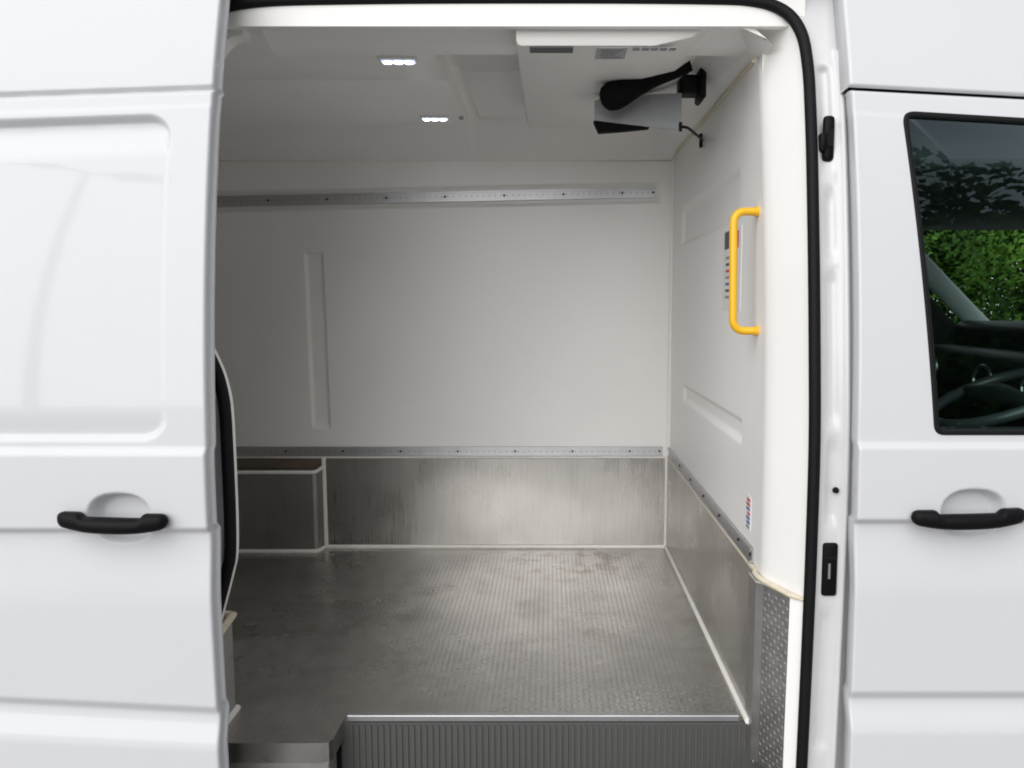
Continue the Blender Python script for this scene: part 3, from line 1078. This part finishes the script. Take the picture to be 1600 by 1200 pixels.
# ------------------------------------------------------------------ cab interior seen through the window
MB().box(0.72, 2.05, 1.895, 3.52, 1.985, 2.20, 0.04, 3).build('cab_headliner', 'headliner', van)
MB().box(0.62, 1.9, 3.50, 3.56, 0.6, 1.42).build('far_cab_door', 'trim', van)
V = [(1.55, 3.50, 1.40), (1.95, 3.50, 1.40), (1.55, 3.50, 1.80), (1.36, 3.50, 1.99), (0.62, 3.50, 2.03), (0.62, 3.50, 1.40)]
n = len(V)
V2 = V + [(x, y + .04, z) for x, y, z in V]
obj('far_cab_pillar', V2, [tuple(range(n)), tuple(range(n, 2 * n))[::-1]] + [(i, (i + 1) % n, n + (i + 1) % n, n + i) for i in range(n)], 'trim', van)
MB().tube([(1.42, 3.44, 1.995), (1.555, 3.44, 1.86), (1.795, 3.43, 1.62), (2.02, 3.42, 1.40)], [.045, .045, .042, .042], 12, True, 0.8).build('windscreen_pillar', 'pillar_trim', van, True, 'pale windscreen pillar seen through the cab window')
# dashboard
mb = MB()
mb.box(1.55, 2.35, 1.90, 3.46, 1.05, 1.50, 0.05, 3)
mb.box(1.72, 2.40, 2.20, 3.44, 1.46, 1.60, 0.04, 3)
dash = mb.build('dashboard', 'trim', van, True, 'dark dashboard seen through the cab window')
for (x, y, z) in ((1.545, 2.55, 1.40), (1.545, 2.85, 1.40), (1.545, 3.25, 1.42)):
    pts = [(x, y + .06 * math.cos(a), z + .05 * math.sin(a)) for a in [2 * math.pi * k / 20 for k in range(21)]]
    MB().tube(pts, 0.007, 8).build('vent_ring', 'steel', dash, True)
# steering wheel in front of the near seat
c = Vector((1.29, 2.28, 1.405))
ax = Vector((-0.40, 0, 0.91)).normalized()
e1 = Vector((0, 1, 0))
e2 = ax.cross(e1)
pts = [c + (e1 * math.cos(a) + e2 * math.sin(a)) * 0.19 for a in [2 * math.pi * k / 40 for k in range(41)]]
sw = MB().tube(pts, 0.016, 10).build('steering_wheel', 'wheel', van, True, 'dark steering wheel seen through the cab window')
MB().tube([c + e1 * -.19, c, c + e1 * .19], [.014, .04, .014], 10).build('spoke', 'trim', sw, True)
MB().box(0.76, 1.75, 1.84, 1.90, 0.6, 1.380, 0.02, 2).build('door_trim', 'trim', van, True)
MB().box(0.74, 2.3, 1.92, 3.5, 0.55, 0.65).build('cab_floor', 'trim', van)
V = [(2.02, 1.95, 2.03), (2.02, 3.45, 2.03), (2.75, 3.40, 1.45), (2.75, 1.90, 1.45)]
obj('windscreen', V, [(0, 1, 2, 3)], 'clear', van)

# ------------------------------------------------------------------ cooling unit under the load space ceiling
unit = bpy.data.objects.new('cooling_unit', None)
unit.location = (0.15, 2.5, 2.28)
COL.objects.link(unit)
unit['label'] = 'off-white slim cooling unit under the load space ceiling with black hose and metal drip tray'
unit['category'] = 'cooling unit'
def ub(mb, name, m, smooth=True, label=None, parent=unit, sharp=None):
    o = mb.build(name, m, parent, smooth, label, sharp=sharp)
    if parent is unit:
        o.matrix_parent_inverse = Matrix.Translation(unit.location).inverted()
    return o
bm_sec = [(1.990, 2.385), (1.990, 2.300), (1.994, 2.288), (2.004, 2.285), (2.55, 2.285), (2.84, 2.290), (2.90, 2.300), (3.02, 2.312), (3.05, 2.325), (3.06, 2.385)]
xsec = [(-0.082, .012), (-0.078, .004), (-0.070, 0.0), (0.25, 0.0), (0.34, 0.02), (0.40, 0.06), (0.41, 0.09)]
V = []
for x, dz in xsec:
    for y, z in bm_sec:
        V.append((x, y, min(2.41, z + dz)))
nx = len(bm_sec)
F = grid_faces(len(xsec), nx) + [tuple(range(nx)), tuple((len(xsec) - 1) * nx + i for i in range(nx))[::-1]]
mbu = MB()
mbu.add(V, F)
housing = ub(mbu, 'housing', 'unit', sharp=35)
def uchild(mb, name, m, label=None):
    o = mb.build(name, m, housing, False, label)
    return o
uchild(MB().box(-0.050, 0.055, 1.994, 2.036, 2.2832, 2.2846), 'rating_label', 'darkprint')
uchild(MB().box(0.112, 0.186, 1.996, 2.085, 2.2832, 2.2846), 'rating_label', 'greylabel')
for i in range(4):
    uchild(MB().box(0.122 + .004 * (i % 2), 0.176 - .008 * (i % 3), 2.012 + i * .018, 2.021 + i * .018, 2.2824, 2.2832), 'print_line', 'greyprint')
for i in range(5):
    uchild(MB().box(0.20 + i * .022, 0.216 + i * .022, 1.996, 2.018, 2.2832, 2.2846), 'print_line', 'greyprint')
# black insulated hose with a thick elbow
hp = catmull([(0.158, 2.33, 2.248), (0.180, 2.31, 2.252), (0.225, 2.295, 2.266), (0.285, 2.29, 2.290), (0.345, 2.285, 2.313), (0.385, 2.28, 2.328)], 6)
rr = [0.020 + 0.021 * math.exp(-((i - 6) / 8.0) ** 2) for i in range(len(hp))]
rr[0] = 0.018
rr = [max(r, 0.0225) if 2 < i < len(hp) - 2 else r for i, r in enumerate(rr)]
ub(MB().tube(hp, rr, 14), 'insulated_hose', 'foam', label='black foam insulated hose below the cooling unit')
# metal drip tray
V = [(0.128, 2.40, 2.258), (0.160, 2.40, 2.272), (0.382, 2.40, 2.281), (0.382, 2.40, 2.176), (0.245, 2.40, 2.190), (0.128, 2.40, 2.204)]
n = len(V)
V2 = V + [(x + 0.005, 2.46, z + .012) for x, y, z in V]
mbt = MB()
mbt.add(V2, [tuple(range(n)), tuple(range(n, 2 * n))[::-1]] + [(i, n + i, n + (i + 1) % n, (i + 1) % n) for i in range(n)])
tray = ub(mbt, 'drip_tray', 'tray', False, 'dull metal drip tray hanging below the cooling unit')
V = [(0.127, 2.402, 2.2035), (0.245, 2.402, 2.1895), (0.29, 2.402, 2.1845), (0.20, 2.405, 2.176), (0.142, 2.405, 2.172)]
n = len(V)
V2 = V + [(x, 2.44, z) for x, y, z in V]
mbt = MB()
mbt.add(V2, [tuple(range(n)), tuple(range(n, 2 * n))[::-1]] + [(i, n + i, n + (i + 1) % n, (i + 1) % n) for i in range(n)])
ub(mbt, 'tray_gasket', 'foam', False)
mbt = MB().box(0.382, 0.440, 2.44, 2.50, 2.290, 2.345, 0.004, 1)
mbt.box(0.440, 0.458, 2.42, 2.52, 2.272, 2.384, 0.006, 1)
ub(mbt, 'pipe_flange', 'rubber', label='black pipe flange beside the drip tray')
cp = catmull([(0.384, 2.405, 2.186), (0.405, 2.42, 2.186), (0.450, 2.55, 2.196), (0.500, 2.72, 2.215), (0.516, 2.79, 2.222)], 6)
ub(MB().tube(cp, 0.0042, 8), 'sensor_cable', 'rubber')
ub(MB().cyl((0.380, 2.400, 2.172), (0.380, 2.400, 2.198), 0.005, 8), 'cable_gland', 'rubber')
ub(MB().cyl((0.512, 2.79, 2.200), (0.512, 2.79, 2.246), 0.006, 8), 'cable_clip', 'rubber')

# ------------------------------------------------------------------ outside: trees and a street lamp mirrored in the paint
def make_crown(rad, n, seed, leaf=(.036, .066), nclump=46):
    rnd = random.Random(seed)
    mb = MB()
    clumps = [(Vector((rnd.gauss(0, .42), rnd.gauss(0, .42), rnd.gauss(0, .42))), rnd.uniform(.28, .5)) for _ in range(nclump)]
    for i in range(n):
        c, r = clumps[rnd.randrange(len(clumps))]
        d = Vector((rnd.gauss(0, 1), rnd.gauss(0, 1), rnd.gauss(0, 1))).normalized() * r * rnd.uniform(.55, 1.0)
        p = (c + d)
        p = Vector((p.x * rad[0], p.y * rad[1], p.z * rad[2]))
        a = Vector((rnd.gauss(0, 1), rnd.gauss(0, 1), rnd.gauss(0, 1))).normalized()
        b = a.orthogonal().normalized()
        L = rnd.uniform(*leaf)
        W = L * .55
        mb.add([p - a * L, p - b * W * .8 + a * 0.1 * L, p + a * L, p + b * W], [(0, 1, 2, 3)])
    return mb
def tree_at(loc, label, group, src, s=1.0, rz=0.0, name='leafy_tree'):
    t = bpy.data.objects.new(name, None)
    COL.objects.link(t)
    t.location = loc
    t.rotation_euler = (0, 0, rz)
    t.scale = (s, s, s)
    t['label'] = label
    t['category'] = 'tree'
    t['group'] = group
    for (nm, me) in src:
        o = bpy.data.objects.new(nm, me)
        COL.objects.link(o)
        o.parent = t
    return t
crown_o = make_crown((2.6, 2.4, 2.9), 60000, 3).build('crown', 'leaf')
for v in crown_o.data.vertices:
    v.co.z += 3.0
crown_m = make_crown((2.6, 2.4, 2.9), 30000, 5, (.09, .15), 60).build('crown', 'leaf')
for v in crown_m.data.vertices:
    v.co.z += 3.0
trunk_b = MB()
trunk_b.tube([(0, 0, -0.1), (0.05, 0, 1.2), (0.0, 0.05, 2.4), (0.1, 0, 3.6)], [.19, .15, .12, .06], 10)
for k in range(6):
    a = k * 1.05
    trunk_b.tube([(0, 0, 1.6 + .2 * k), (.6 * math.cos(a), .6 * math.sin(a), 2.2 + .25 * k), (1.3 * math.cos(a), 1.3 * math.sin(a), 2.8 + .3 * k)], [.07, .05, .02], 7)
trunk_o = trunk_b.build('trunk', 'bark', None, True)
src = [('crown', crown_o.data), ('trunk', trunk_o.data)]
src_m = [('crown', crown_m.data), ('trunk', trunk_o.data)]
bpy.data.objects.remove(crown_m)
bpy.data.objects.remove(crown_o)
bpy.data.objects.remove(trunk_o)
far_lab = ['leafy green tree seen through the cab window, leftmost', 'leafy green tree seen through the middle of the cab window', 'leafy green tree seen through the cab window, rightmost']
for i, (x, y, s, rz) in enumerate([(5.2, 13.4, 0.9, 0.2), (7.7, 12.6, 0.95, 1.4), (10.4, 13.6, 1.0, 2.6)]):
    tree_at((x, y, 0), far_lab[i], 'trees beyond the van', src, s, rz)
mir = ['tall tree mirrored dimly in the cab window, ' + w for w in ('left one of the pair', 'right one of the pair')]
for i, (x, y, k) in enumerate([(8.5, -15.0, 1.66), (11.9, -15.2, 1.64)]):
    tree_at((x, y, 0), mir[i], 'trees mirrored in the glass', src_m, k, i * 0.9)

lamp = bpy.data.objects.new('street_lamp', None)
COL.objects.link(lamp)
lamp.location = (-10.35, -12.6, 0)
lamp.rotation_euler = (0, 0, R(-38))
lamp['label'] = 'twin-headed street lamp mirrored dimly in the sliding door'
lamp['category'] = 'street lamp'
MB().tube([(0, 0, 0), (0, 0, 10.6)], [.15, .09], 12).build('pole', 'lamp_metal', lamp, True)
for sgn in (-1, 1):
    h = MB()
    h.tube([(0, 0, 10.55), (sgn * .25, 0, 10.62), (sgn * .6, 0, 10.66)], .05, 8)
    h.tube([(sgn * .45, 0, 10.65), (sgn * .75, 0, 10.68), (sgn * 1.30, 0, 10.76), (sgn * 1.80, 0, 10.82)], [.06, .34, .32, .04], 12, True, 0.5, up=Vector((0, 1, 0)))
    h.build('lamp_head', 'lamp_metal', lamp, True)
